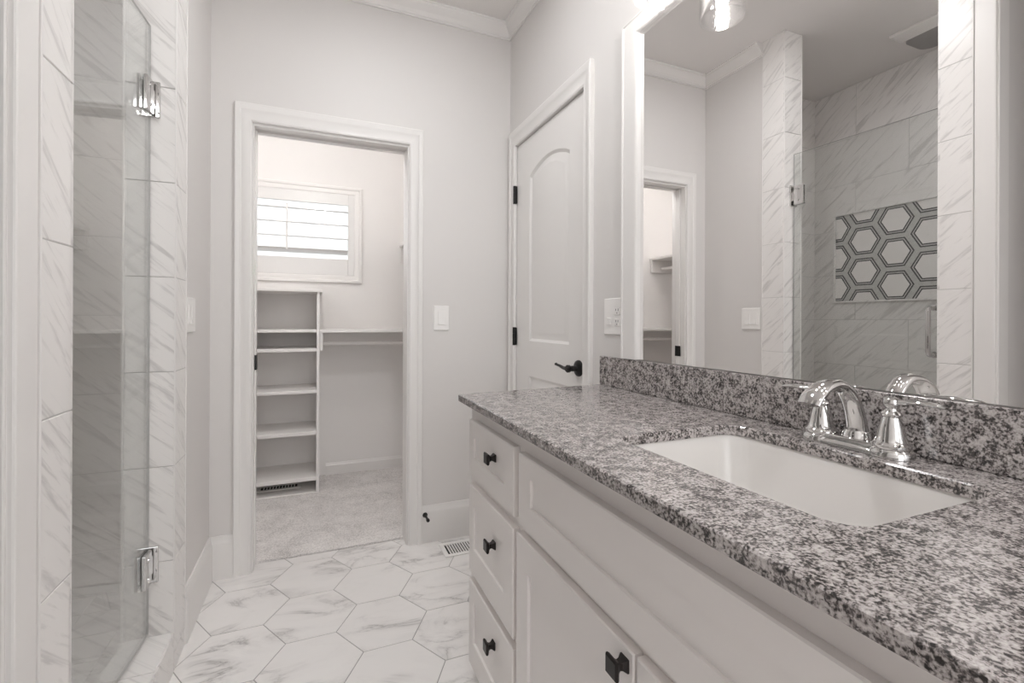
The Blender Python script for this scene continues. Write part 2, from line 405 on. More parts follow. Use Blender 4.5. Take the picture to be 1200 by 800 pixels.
b.mi = 1; b.box(XS, -1.51, YN - .006, YN - .004, 0, ZC); b.mi = 0
tiles(b, 'y', YN - .005, 1, XS, -1.515, 0, ZC, .61, .305, -2.0, 2.352 - .305 * 8)
struct('wall_shower', b, ['tile', 'wgrout'], 'marble look tiled walls inside the shower')
b = MB()
# far jamb: face to the room, return, inner side
tiles(b, 'x', XL - .001, 1, YJ, 1.926, 0, ZC, .61, .2985, YJ - .2, .355, .008, False)
tiles(b, 'y', YJ + .003, -1, -1.51, -1.3795, .12, ZC, .61, .2985, -1.70, .355, .008, False)
tiles(b, 'x', -1.509, -1, YJ - .004, 2.30, 0, ZC, .61, .2985, 1.5, .355, .008, False)
b.mi = 1; b.box(XL - .002, XL + .0055, YJ + .001, 1.925, 0, ZC - .001); b.box(-1.508, XL, YJ - .0022, YJ + .004, .12, ZC - .001); b.mi = 0
struct('trim_1', b, ['tile', 'wgrout'], 'marble tile pier on the far side of the shower opening')
b = MB()
tiles(b, 'x', XL - .001, 1, 1.001, YN, 0, ZC, .61, .2985, .9, .355, .008, False)
tiles(b, 'y', YN - .006, 1, -1.51, -1.3795, .12, ZC, .61, .2985, -1.70, .355, .008, False)
b.mi = 1; b.box(XL - .002, XL + .0055, 1.002, YN - .001, 0, ZC - .001); b.mi = 0
struct('trim_2', b, ['tile', 'wgrout'], 'marble tile pier on the near side of the shower opening')
# white edge strips along the tile
b = MB()
b.box(-1.386, -1.378, 1.926, 1.930, 0, ZC, .001); b.box(-1.386, -1.378, .997, 1.001, 0, ZC, .001)
b.box(-1.383, -1.3785, YJ - .0055, YJ - .0015, .125, ZC, .001); b.box(-1.517, -1.511, YJ - .007, YJ - .002, .125, ZC, .001)
struct('trim_3', b, 'trim', 'slim white edge strips along the shower tile')
# white corner board between near tile and entry wall
b = MB(); b.box(XL - .01, -1.380, .932, .996, 0, ZC, .004, 2); b.box(-1.46, -1.39, .926, .934, 0, ZC, .002)
struct('trim_4', b, 'trim', 'white corner board beside the near marble tile')
# shower floor and curb
b = MB(); b.mi = 1; b.box(XS, -1.515, YN, 2.305, 0, .045); b.mi = 0
for a, c, e, f in tile_rects(XS, -1.515, YN, 2.305, .152, .152, XS, YN, False): b.poly([(a, e, .044), (c, e, .044), (c, f, .044), (a, f, .044)], (0, 0, 1), .003, random.random(), .0006)
struct('floor_shower', b, ['tile', 'wgrout'])
b = MB(); b.mi = 1; b.box(-1.512, -1.385, YN - .003, YJ - .004, 0, .119); b.mi = 0
for a, c, e, f in tile_rects(YN - .002, YJ - .005, -1.5155, -1.3815, .61, .3, 1.0, -1.6, False): b.poly([(e, a, .118), (f, a, .118), (f, c, .118), (e, c, .118)], (0, 0, 1), .008, random.random())
tiles(b, 'x', -1.386, 1, YN - .002, YJ - .005, 0, .122, .61, .3, 1.0, -.1, .006, False)
tiles(b, 'x', -1.511, -1, YN - .002, YJ - .005, .04, .122, .61, .3, 1.0, -.1, .006, False)
struct('trim_5', b, ['tile', 'wgrout'], 'low marble tiled curb under the glass shower door')

# ---- baseboards and crown
BP = [(0, 0), (.015, 0), (.015, .150), (.0125, .158), (.009, .166), (.0075, .178), (.006, .184), (0, .184)]
def base_y(b, xw, s, y0, y1, k=1.0): b.prism(BP, lambda p, a: (xw + s * p[0], a, p[1] * k), y0, y1)
def base_x(b, yw, s, x0, x1, k=1.0): b.prism(BP, lambda p, a: (a, yw + s * p[0], p[1] * k), x0, x1)
b = MB(); base_y(b, XL, 1, 1.930, D - .0005); struct('baseboard_left', b, 'trim', 'tall white baseboard by the shower pier', smooth=.5)
b = MB(); base_x(b, D, -1, XL, -1.296); base_x(b, D, -1, -.478, -.0005); struct('baseboard_back', b, 'trim', 'tall white baseboard on the closet doorway wall', smooth=.5)
b = MB(); base_y(b, 0, -1, 1.46, 1.523); struct('baseboard_right', b, 'trim', smooth=.5)
b = MB(); base_x(b, .935, -1, -2.5, -1.46); base_y(b, -1.25, 1, -1.9, .30); base_x(b, -1.9, 1, -1.25, 0); struct('baseboard_entry', b, 'trim', smooth=.5)
b = MB(); base_x(b, CB, -1, -.9, 0, .5); base_x(b, CB, -1, -2.33, -1.40, .5); base_y(b, -2.33, 1, D + T, CB, .5); base_y(b, 0, -1, D + T, CB, .5)
struct('baseboard_closet', b, 'trim', 'low white baseboard around the closet carpet', smooth=.5)
CP = [(0, 0), (.051, 0), (.051, -.007), (.045, -.010), (.043, -.018), (.033, -.030), (.021, -.043), (.014, -.054), (.012, -.061), (.007, -.064), (.007, -.071), (0, -.071)]
def crown_y(b, xw, s, y0, y1): b.prism(CP, lambda p, a: (xw + s * p[0], a, ZC - .0005 + p[1]), y0, y1)
def crown_x(b, yw, s, x0, x1): b.prism(CP, lambda p, a: (a, yw + s * p[0], ZC - .0005 + p[1]), x0, x1)
b = MB(); crown_x(b, D, -1, XL, 0); struct('trim_6', b, 'trim', 'white crown moulding above the closet doorway')
b = MB(); crown_y(b, 0, -1, -1.9, D); struct('trim_7', b, 'trim', 'white crown moulding above the panel door and mirror')
b = MB(); crown_y(b, XL, 1, 1.930, D); struct('trim_8', b, 'trim', 'white crown moulding above the double light switch')
b = MB(); crown_x(b, .926, -1, -2.5, -1.46); crown_y(b, -1.25, 1, -1.9, .30); crown_x(b, -1.9, 1, -1.25, 0); struct('trim_9', b, 'trim')

# ---- casings
CSP = [(0, 0), (0, .010), (.006, .013), (.012, .011), (.040, .014), (.046, .0185), (.062, .0205), (.066, .018), (.066, 0)]
def casing(b, f, kz=1.15):
    """f(station 0-3, outward offset, depth)"""
    b.rings([[f(i, o, d) for o, d in CSP] for i in range(4)])
# ------------------------------------------------------------------ closet doorway with pocket door
dr = thing('door_2', (-1.226, D, 0), 'white cased doorway into the carpeted closet, pocket door slid open', 'doorway', kind='structure')
xl, xr, zt = -1.230, -.541, 1.987
b = MB(); casing(b, lambda i, o, d: ((xl - o) if i < 2 else (xr + o), D - d, (0.0 if i in (0, 3) else zt + o * 1.18)))
b.build('casing', 'trim', dr, .5)
b = MB(); casing(b, lambda i, o, d: ((xl - o) if i < 2 else (xr + o), D + T + d, (0.0 if i in (0, 3) else zt + o * 1.18)))
b.build('casing', 'trim', dr, .5)
b = MB()
b.box(xl - .014, -1.222, D + .001, D + .040, 0, 1.98, .001); b.box(xl - .014, -1.222, D + .086, D + T - .001, 0, 1.98, .001)
b.box(-.5495, xr + .006, D + .001, D + T - .001, 0, 1.98, .001)
b.box(-1.224, -.547, D + .001, D + .040, 1.975, 1.988, .001); b.box(-1.224, -.547, D + .086, D + T - .001, 1.975, 1.988, .001)
b.build('jamb', 'trim', dr)
b = MB(); b.box(-1.224, -.556, D + .040, D + .086, 1.986, 1.990); b.build('track', 'dark', dr)
b = MB(); b.box(-1.30, -1.2165, D + .046, D + .080, .012, 1.972, .002); ps = b.build('slab', 'trim', dr)
b = MB(); b.box(-1.2175, -1.2145, D + .0445, D + .0815, .890, .957, .0008); b.box(-1.245, -1.2155, D + .0425, D + .0462, .890, .957, .0008); b.box(-1.221, -1.2152, D + .036, D + .0462, .892, .955, .0008)
b.build('edge_pull', 'black', ps)['label'] = 'black pocket door edge pull'

# ------------------------------------------------------------------ panel door in the right wall
d1 = thing('door_1', (0, 1.934, 0), 'closed white arch panel door with black lever and hinges', 'door', kind='structure')
yl, yr, zt1 = 2.276, 1.588, 2.030
b = MB(); casing(b, lambda i, o, d: (-d, (yl + o * .93) if i < 2 else (yr - o * .93), (0.0 if i in (0, 3) else zt1 + o * 1.18)))
b.build('casing', 'trim', d1, .5)
b = MB()
b.box(-.001, .13, 2.281, 2.2845, 0, 2.033); b.box(-.001, .13, 1.5805, 1.584, 0, 2.033); b.box(-.001, .13, 1.584, 2.281, 2.031, 2.0335)
b.build('jamb', 'trim', d1)
b = MB()
xf = .006; ys0, ys1 = 1.5875, 2.2775
def panel(b, y0, y1, z0, z1, rise, oy0, oy1, oz0, oz1):
    n = 14
    def loop(ins, x):
        a0, a1, zb, zs = y0 + ins, y1 - ins, z0 + ins, z1 - ins
        P = [(x, a1, zb), (x, a0, zb)]
        for i in range(n + 1):
            t = i / n; e = math.sin(PI * t) ** .8 if rise else 0
            P.append((x, a0 + (a1 - a0) * t, zs + rise * e))
        return P
    L0 = loop(0, xf); P = [(xf, oy1, oz0), (xf, oy0, oz0)] + [(xf, oy0 + (oy1 - oy0) * i / n, oz1) for i in range(n + 1)]
    back = [(xf + .036, p[1], p[2]) for p in P]
    b.rings([back, P, L0, loop(.004, xf + .003), loop(.012, xf + .0085), loop(.018, xf + .0085), loop(.042, xf + .002), loop(.046, xf + .0015)])
panel(b, 1.722, 2.119, 1.018, 1.830, .05, ys0, ys1, .93, 2.026)
panel(b, 1.722, 2.119, .22, .845, 0, ys0, ys1, .008, .93)
sl = b.build('slab', 'trim', d1, .45)
for z in (1.775, 1.036, .25):
    b = MB(); b.lathe([(.0075, -.047), (.0085, -.046), (.0085, -.016), (.0075, -.0155), (.0075, -.0145), (.0085, -.014), (.0085, .014), (.0075, .0145), (.0075, .0155), (.0085, .016), (.0085, .046), (.0075, .047)], (-.007, 2.2795, z), 14)
    b.box(-.004, .004, 2.268, 2.291, z - .045, z + .045, .001); b.build('hinge', 'black', d1, SM)
b = MB(); b.box(.004, .0075, 1.5858, 1.5885, .895, .965); b.build('strike_plate', 'bronze', d1)
lv = MB(); yk, zk = 1.640, .928
lv.lathe([(.033, 0), (.033, .004), (.031, .008), (.024, .012), (.013, .014), (.0115, .018), (.0115, .040), (.015, .044), (.0155, .054), (.010, .060)], (xf, yk, zk), 28, '-x')
rose = lv.build('handle_rose', 'black', d1, SM)
lv = MB(); path = []; secs = []
for i in range(19):
    t = i / 18; path.append((xf - .050 + .004 * math.sin(PI * t), yk + .012 + .112 * t - .018, zk + .001 - .006 * math.sin(2 * PI * t * .9) * t * 1.2 + (.004 if t > .9 else 0)))
    secs.append((.0085 - .004 * t, .0095 - .0050 * t + (.001 if t > .92 else 0)))
lv.sweep(path, secs, (1, 0, 0), 16); lv.build('lever', 'black', rose, SM)

# ------------------------------------------------------------------ closet window with plantation shutter
w = thing('window_1', (-1.158, CB, WZ0), 'closet window with white plantation shutter, louvers open to daylight', 'window', kind='structure')
b = MB(); WP = [(0, 0), (0, .012), (.010, .016), (.030, .016), (.036, .022), (.050, .022), (.053, .018), (.053, 0)]
f4 = lambda i, o, d: ((WX0 - o) if i in (0, 1) else (WX1 + o), CB - d, (WZ0 - o if i in (0, 3) else WZ1 + o))
b.rings([[f4(i, o, d) for o, d in WP] for i in range(4)], cyc=True); b.build('casing', 'trim', w, .5)
b = MB(); ox0, ox1, oz0, oz1 = -1.558, -.755, 1.553, 1.943
b.box(WX0, ox0, CB - .012, CB + .016, WZ0, WZ1, .002); b.box(ox1, WX1, CB - .012, CB + .016, WZ0, WZ1, .002)
b.box(ox0, ox1, CB - .010, CB + .014, oz1, WZ1, .002); b.box(ox0, ox1, CB - .010, CB + .014, WZ0, oz0, .002)
b.build('shutter_frame', 'louver', w)
for i in range(4):
    b = MB(); zc = oz1 - .0485 - i * .0975; a = math.radians(9 if i < 3 else -16)
    lp = []
    for k in range(16):
        t = 2 * PI * k / 16; u, v = .0445 * math.cos(t), .0055 * math.sin(t)
        lp.append((u * math.cos(a) - v * math.sin(a), u * math.sin(a) + v * math.cos(a)))
    b.prism(lp, lambda p, x: (x, CB + .004 + p[0], zc + p[1]), ox0 + .003, ox1 - .003); b.build('louver', 'louver', w, SM)
b = MB(); b.box(-1.161, -1.149, CB - .044, CB - .034, 1.60, 1.915, .002); b.build('tilt_rod', 'louver', w)
b = MB(); b.box(WX0, WX0 + .04, CB + .06, CB + .10, WZ0, WZ1); b.box(WX1 - .04, WX1, CB + .06, CB + .10, WZ0, WZ1); b.box(WX0, WX1, CB + .06, CB + .10, WZ0, WZ0 + .04); b.box(WX0, WX1, CB + .06, CB + .10, WZ1 - .04, WZ1)
b.build('sash', 'trim', w)
b = MB(); b.box(WX0 + .04, WX1 - .04, CB + .078, CB + .082, WZ0 + .04, WZ1 - .04); b.build('pane', 'pane', w)

# ------------------------------------------------------------------ closet shelving
u = thing('shelving_unit', (-1.157, 3.445, 0), 'white open shelving tower under the closet window', 'shelf')
ux0, ux1, uy0, uy1 = -1.369, -.945, 3.27, CB - .001
for s in (0, 1):
    b = MB(); x = ux1 - .018 if s else ux0; b.box(x, x + .018, uy0, uy1, .004, 1.293, .001); b.build('side_panel', 'shelf', u)
b = MB(); b.box(ux0 - .014, ux1 + .015, uy0 - .014, uy1, 1.293, 1.311, .002); b.build('top', 'shelf', u)
for z0, z1 in ((1.036, 1.054), (.913, .933), (.647, .667), (.381, .403), (.088, .112)):
    b = MB(); b.box(ux0 + .018, ux1 - .018, uy0 + .001, uy1, z0, z1, .0015); b.build('shelf_board', 'shelf', u)
b = MB(); b.box(ux0 + .018, ux1 - .018, uy0 + .002, uy1, .004, .016, .001); b.build('base_board', 'shelf', u)

def register(name, x0, x1, y0, y1, z, label, ribs_along='y', mats=('white', 'dark'), n=14):
    t = thing(name, ((x0 + x1) / 2, (y0 + y1) / 2, z), label, 'vent')
    b = MB(); m = .022
    b.box(x0, x1, y0, y0 + m, z, z + .005, .0015); b.box(x0, x1, y1 - m, y1, z, z + .005, .0015)
    b.box(x0, x0 + m, y0 + m, y1 - m, z, z + .005, .0015); b.box(x1 - m, x1, y0 + m, y1 - m, z, z + .005, .0015)
    b.build('frame', mats[0], t)
    b = MB(); b.box(x0 + m, x1 - m, y0 + m, y1 - m, z, z + .0012); b.build('duct_opening', mats[1], t)
    b = MB()
    for i in range(1, n):
        x = x0 + m + (x1 - x0 - 2 * m) * i / n; b.box(x - .0035, x + .0035, y0 + m, y1 - m, z + .0012, z + .004)
    b.build('louver', mats[0], t)
    return t
register('floor_register', -1.315, -1.055, 3.385, 3.490, .016, 'white floor register inside the bottom of the closet shelving tower', n=12)
register('floor_register', -.401, -.100, 2.165, 2.305, 0.0, 'white floor register on the hexagon tile near the vanity end', n=20)

def hang_shelf(name, label, wall, a0, a1, z, front, back, cleats):
    """shelf board with cleats, rod and rod sockets; wall 'back': runs along x, else along y"""
    loc = ((a0 + a1) / 2, (front + back) / 2, z - .02) if wall == 'back' else ((front + back) / 2, (a0 + a1) / 2, z - .02)
    t = thing(name, loc, label, 'closet shelf', 'wall shelves with hanging rods')
    def bx(b, p0, p1, q0, q1, z0, z1, bev=.0015):
        q0, q1 = min(q0, q1), max(q0, q1)
        b.box(p0, p1, q0, q1, z0, z1, bev) if wall == 'back' else b.box(q0, q1, p0, p1, z0, z1, bev)
    s = 1 if front > back else -1
    b = MB(); bx(b, a0, a1, front, back, z - .019, z); b.build('shelf_board', 'shelf', t)
    b = MB(); bx(b, a0 + .02, a1 - .02, back, back + s * .018, z - .110, z - .019); b.build('wall_cleat', 'shelf', t)
    for a in cleats:
        b = MB(); bx(b, a, a + .018, front - s * .006, back, z - .136, z - .019); b.build('end_cleat', 'shelf', t)
    m = front - s * .13
    b = MB()
    pts = [(a0 + .018, m, z - .094), (a1 - .018, m, z - .094)] if wall == 'back' else [(m, a0 + .018, z - .094), (m, a1 - .018, z - .094)]
    b.tube(pts, .0145, 18); b.build('hanging_rod', 'shelf', t, SM)
hang_shelf('hanging_shelf', 'white wall shelf and rod right of the shelving tower', 'back', ux1 + .0006, -.002, 1.053, 3.27, CB - .0005, (ux1 + .0012, -.0205))
hang_shelf('hanging_shelf', 'white wall shelf and rod on the far side of the tower, seen in the mirror', 'back', -2.328, ux0 - .0006, 1.053, 3.27, CB - .0005, (-2.327, ux0 - .0195))
hang_shelf('hanging_shelf', 'high white shelf and rod peeking out beside the closet doorway casing', 'right', 2.55, CB - .003, 1.682, -.387, -.0005, (2.552, CB - .0225))
hang_shelf('hanging_shelf', 'high white closet shelf and rod seen only in the mirror', 'left', 2.55, CB - .003, 1.708, -1.952, -2.3295, (2.552, CB - .0225))

# ------------------------------------------------------------------ switches and outlet
def rocker(b, f, cu, cz, hw=.0165, hz=.033):
    pass
def plate(name, label, cat, ctr, axis, s, w, h, gangs):
    """axis: wall normal axis ('x' or 'y'), s: direction into the room"""
    t = thing(name, ctr, label, cat)
    def bx(b, u0, u1, z0, z1, d0, d1, bev):
        a, c = sorted((s * d0, s * d1))
        if axis == 'x': b.box(ctr[0] + a, ctr[0] + c, ctr[1] + u0, ctr[1] + u1, ctr[2] + z0, ctr[2] + z1, bev)
        else: b.box(ctr[0] + u0, ctr[0] + u1, ctr[1] + a, ctr[1] + c, ctr[2] + z0, ctr[2] + z1, bev)
    b = MB(); bx(b, -w / 2, w / 2, -h / 2, h / 2, 0, .0065, .0025); b.build('cover_plate', 'white', t)
    for (cu, kind) in gangs:
        if kind == 'rocker':
            b = MB(); bx(b, cu - .0175, cu + .0175, -.035, .035, .006, .0072, .0005); r = b.build('switch_frame', 'white', t)
            b = MB(); m = .0155
            P = lambda u, z, d: (ctr[0] + s * d, ctr[1] + u, ctr[2] + z) if axis == 'x' else (ctr[0] + u, ctr[1] + s * d, ctr[2] + z)
            prof = [(-.032, .0115), (-.006, .0085), (.032, .0075), (.032, .006), (-.032, .006)]
            b.rings([[P(cu - m, z, d) for z, d in prof], [P(cu + m, z, d) for z, d in prof]]); b.build('rocker', 'white', t)
        elif kind == 'toggle':
            b = MB(); bx(b, cu - .011, cu + .011, -.030, -.004, .006, .013, .002); b.build('toggle', 'white', t)
        else:
            for zz in (-.0195, .0195):
                b = MB(); bx(b, cu - .0165, cu + .0165, zz - .0135, zz + .0135, .006, .0085, .002); o = b.build('receptacle', 'white', t)
                b = MB()
                for du, z0, z1 in ((-.0068, -.001, .008), (.0068, .000, .007)): bx(b, cu + du - .0012, cu + du + .0012, zz + z0, zz + z1, .0083, .0087, 0)
                bx(b, cu - .002, cu + .002, zz - .0095, zz - .0055, .0083, .0087, 0)
                b.build('slot', 'dark', o)
    return t
plate('light_switch', 'white single rocker switch on the wall beside the closet doorway', 'light switch', (-.377, D, 1.129), 'y', -1, .080, .126, [(0, 'rocker')])
plate('light_switch', 'white double rocker switch on the wall next to the shower pier', 'light switch', (XL, 2.004, 1.134), 'x', 1, .128, .124, [(-.023, 'rocker'), (.023, 'rocker')])
plate('outlet_plate', 'white switch and outlet plate between the panel door and the mirror', 'outlet', (0, 1.3865, 1.134), 'x', -1, .118, .128, [(.023, 'toggle'), (-.023, 'outlet')])

# ------------------------------------------------------------------ door stop
t = thing('door_stop', (-.459, 2.347, .140), 'black rod door stop on the tall baseboard beside the closet doorway', 'door stop')
b = MB(); b.lathe([(.0125, 0), (.0125, .003), (.008, .008), (.0055, .012), (.0055, .060)], (-.459, 2.3475, .142), 16, '-y'); b.build('rod', 'black', t, SM)
b = MB(); b.lathe([(.006, 0), (.0085, .002), (.0085, .012), (.006, .014)], (-.459, 2.2875, .142), 16, '-y'); b.build('bumper', 'black', t, SM)

# ------------------------------------------------------------------ vanity
XF, XFF = -.53, -.512
v = thing('vanity_cabinet', (-.26, .57, 0), 'long pale greige shaker vanity with dark square knobs', 'cabinet')
b = MB()
b.box(XFF + .018, -.002, -.28, 1.420, .06, .078); b.box(-.014, -.002, -.28, 1.420, .078, .8685)
for yy in (-.28, .112, 1.012, 1.402): b.box(XFF + .018, -.014, yy, yy + .018, .078, .8685)
b.build('carcass', 'cab', v)
b = MB(); b.box(XFF, XFF + .0175, -.28, 1.420, .06, .8685, .0012); b.build('face_frame', 'cab', v)
b = MB(); b.box(-.445, -.01, -.265, 1.405, 0, .0595); b.build('toe_kick', 'cab', v)
def shaker(y0, y1, z0, z1, py0, py1, pz0, pz1):
    b = MB(); xb = XFF - .0004
    R = lambda x, a, c, e, f: [(x, a, e), (x, c, e), (x, c, f), (x, a, f)]
    k = .0025
    b.rings([R(xb, y0, y1, z0, z1), R(XF + k, y0, y1, z0, z1), R(XF, y0 + k, y1 - k, z0 + k, z1 - k), R(XF, py0, py1, pz0, pz1), R(XF + .0008, py0 + .0006, py1 - .0006, pz0 + .0006, pz1 - .0006), R(XF + .007, py0 + .001, py1 - .001, pz0 + .001, pz1 - .001)])
    return b
def knob(y, z, parent, depth=.007):
    b = MB(); x0 = XF + .0002 + depth; q = math.sqrt(2)
    b.lathe([(.0100 * q, 0), (.0100 * q, .003), (.0062 * q, .009), (.0055 * q, .013), (.0075 * q, .017), (.0130 * q, .0205), (.0145 * q, .0235), (.0142 * q, .0262), (.0125 * q, .0278)], (x0, y, z), 4, '-x', rot=PI / 4)
    return b.build('knob', 'bronze', parent)
DZ = [(.648, .816, .706, .767, .751), (.355, .621, .434, .560, .518), (.075, .330, .152, .277, .250)]
for z0, z1, p0, p1, kz in DZ:
    for c, (y0, y1, py0, py1) in enumerate(((1.040, 1.388, 1.100, 1.346), (-.252, .103, -.192, .043))):
        dwr = shaker(y0, y1, z0, z1, py0, py1, p0, p1).build('drawer', 'cab', v)
        knob(1.184 if c == 0 else -.075, kz, dwr)
b = shaker(.135, 1.009, .645, .812, .200, .945, .704, .768); b.build('false_front', 'cab', v)
for (y0, y1, ky) in ((.576, 1.020, .596), (.128, .570, .150)):
    dd = shaker(y0, y1, .075, .624, y0 + .064, y1 - .064, .140, .556).build('door', 'cab', v)
    knob(ky, .599, dd, 0.0)
# ---- granite top
c = thing('countertop', (-.28, .57, .869), 'speckled grey granite countertop with backsplash on the vanity', 'countertop')
z0, z1 = .8695, .890
OUT = [(-.563, -.30), (-.0005, -.30), (-.0005, 1.452), (-.559, 1.412)]
HOLE = rrect(-.264, .5585, .156, .2235, .042, 7)
b = MB()
def ins(P, k):
    cx = sum(p[0] for p in P) / len(P); cy = sum(p[1] for p in P) / len(P)
    return [(x + (k if x < cx else -k), y + (k if y < cy else -k)) for x, y in P]
e = .0025
HT = rrect(-.264, .5585, .156 + e, .2235 + e, .042 + e, 7)
oT = ins(OUT, e)
tl = b.fill_holes([[(x, y, z1) for x, y in oT], [(x, y, z1) for x, y in HT]], (0, 0, 1))
bl = b.fill_holes([[(x, y, z0) for x, y in OUT], [(x, y, z0) for x, y in HOLE]], (0, 0, -1))
b.rings([[(x, y, z0) for x, y in OUT], [(x, y, z1 - e) for x, y in OUT], [(x, y, z1) for x, y in oT]], False, False)
b.rings([[(x, y, z0) for x, y in HOLE], [(x, y, z1 - e) for x, y in HOLE], [(x, y, z1) for x, y in HT]], False, False)
b.build('slab', 'granite', c)
b = MB(); b.box(-.018, -.0005, -.30, 1.456, .8905, .992, .0015); b.build('backsplash', 'granite', c)
# ---- sink
s = thing('sink', (-.264, .5585, .72), 'white rectangular undermount sink set in the granite', 'sink')
b = MB(); L = []
for hx, hy, r, z in ((.185, .252, .05, .8690), (.160, .2275, .045, .8690), (.158, .2255, .045, .866), (.155, .222, .045, .845), (.148, .212, .05, .790), (.138, .198, .055, .752), (.118, .172, .055, .738), (.06, .10, .05, .733), (.022, .022, .0215, .731)):
    L.append([(x, y, z) for x, y in rrect(-.264, .5585, hx, hy, r, 7)])
b.rings(L, False, True)
L = [[(x, y, z) for x, y in rrect(-.264, .5585, hx, hy, r, 7)] for hx, hy, r, z in ((.185, .252, .05, .8690), (.185, .252, .05, .862), (.172, .240, .05, .850), (.165, .230, .055, .78), (.150, .21, .06, .735), (.10, .16, .05, .722))]
b.rings(L, False, True)
b.build('basin', 'porcelain', s, SM)
b = MB(); b.lathe([(.023, 0), (.023, .002), (.019, .0035), (.016, .0025), (.015, .004), (.004, .006)], (-.264, .5585, .7315), 24); b.build('drain', 'chrome', s, SM)

# ---- faucet
fy, fx, fz = .5555, -.058, .8905
fa = thing('faucet', (fx, fy, .890), 'chrome two handle arc faucet behind the sink', 'faucet')
b = MB(); L = []
for hx, hy, z in ((.0275, .089, 0), (.0275, .089, .004), (.0255, .087, .0075), (.022, .083, .010), (.0205, .081, .017), (.019, .079, .019)):
    L.append([(fx + x, fy + y, fz + z) for x, y in rrect(0, 0, hx, hy, min(hx, hy) - .0003, 9)])
b.rings(L); b.build('base_plate', 'chrome', fa, SM)
for k in (-1, 1):
    hy = fy + k * .0605
    b = MB(); b.lathe([(.0325, 0), (.0325, .008), (.0305, .012), (.0275, .0145), (.0285, .018), (.0285, .021), (.0250, .024), (.0232, .027), (.0208, .034), (.0178, .050), (.0142, .062), (.0125, .067), (.0150, .069), (.0155, .072), (.0135, .075), (.0092, .078), (.0085, .081), (.0115, .085), (.0128, .091), (.0115, .097), (.0065, .1005)], (fx, hy, fz), 28)
    h = b.build('handle', 'chrome', fa, SM)
    b = MB(); path = []; secs = []
    for i in range(15):
        q = i / 14; path.append((fx - .002 * q, hy + k * (.004 + .074 * q), fz + .0915 + .004 * math.sin(PI * q) + .003 * q))
        secs.append((.0050 + .0050 * math.sin(PI * min(1, q * 1.02)) ** 1.2 + .002 * q, .0052 - .0018 * q if i < 14 else .0015))
    b.sweep(path, secs, (1, 0, 0), 16); b.build('lever', 'chrome', h, SM)
b = MB(); path = []; secs = []
for i in range(27):
    q = i / 26
    if q < .62:
        a = PI / 2 * (q / .62); path.append((-.1165 + .0690 * math.cos(a), fy, fz + .006 + .1125 * math.sin(a)))
    else:
        a = PI / 2 + 1.18 * (q - .62) / .38; path.append((-.1165 + .0690 * math.cos(a), fy, fz + .0655 + .0530 * math.sin(a)))
    secs.append((.0205 - .0045 * math.sin(PI * min(1, q * 1.15)) , .0135 - .0060 * q))
b.sweep(path, secs, (0, 1, 0), 24); sp = b.build('spout', 'chrome', fa, SM)
b = MB(); b.lathe([(.0290, 0), (.0290, .010), (.0260, .013), (.0245, .020), (.0215, .026)], (-.048, fy, fz + .006), 28); b.build('collar', 'chrome', sp, SM)

# ------------------------------------------------------------------ mirror
m = thing('mirror', (-.001, .57, .998), 'large white framed wall mirror above the vanity', 'mirror')
my0, my1, mz0, mz1 = -.18, 1.243, .994, 2.045
FP = [(0, .004), (0, .016), (.004, .020), (.010, .0215), (.066, .0215), (.070, .024), (.076, .024), (.077, .022), (.077, .0006)]
b = MB()
b.rings([[(-d, (my1 + o * 1.03) if i < 2 else (my0 - o), (mz0 if i in (0, 3) else mz1 + o * .72)) for o, d in FP] for i in range(4)])
b.build('frame', 'trim', m)
b = MB(); b.box(-.0045, -.0006, my0 - .01, my1 + .01, mz0, mz1 + .01); b.build('glass', 'mirror', m)

# ------------------------------------------------------------------ vanity light
lx, lz = -.121, 1.992
vl = thing('vanity_light', (0, .57, 2.28), 'three lamp vanity light with clear glass jar shades above the mirror', 'light fixture')
b = MB(); b.box(-.020, -.0005, .30, .84, 2.235, 2.335, .006, 2); b.build('backplate', 'chrome', vl)
b = MB(); b.tube([(-.060, .07, 2.285), (-.060, 1.07, 2.285)], .0095, 14); b.tube([(-.018, .57, 2.285), (-.060, .57, 2.285)], .012, 14); b.build('arm', 'chrome', vl, SM)
first = None
for ly in (1.025, .5705, .116):
    if first is None:
        b = MB()
        b.lathe([(.059, 0), (.061, .001), (.0615, .010), (.0615, .118), (.058, .136), (.046, .150), (.032, .157), (.032, .1545), (.045, .1475), (.0565, .1345), (.0590, .117), (.0590, .010)], (lx, ly, lz), 40, cap0=False, cap1=False)
        bm_ = b
        sh = bm_.build('shade', 'shade', vl, SM)
        b = MB(); b.lathe([(.033, .153), (.033, .175), (.028, .190), (.013, .200), (.013, .212)], (lx, ly, lz), 28); b.tube([(lx, ly, lz + .205), (lx + .03, ly, lz + .262), (-.060, ly, 2.285)], .008, 12); b.build('socket_cup', 'chrome', sh, SM)
        b = MB(); b.lathe([(.003, .034), (.010, .037), (.0155, .046), (.017, .060), (.016, .078), (.0135, .100), (.0125, .140), (.0125, .156)], (lx, ly, lz), 24); b.build('bulb', 'bulb', sh, SM)
        first = sh
    else:
        cpy = first.copy(); COL.objects.link(cpy); cpy.parent = vl; cpy.location = (0, ly - 1.025, 0)
        for ch in first.children:
            q = ch.copy(); COL.objects.link(q); q.parent = cpy

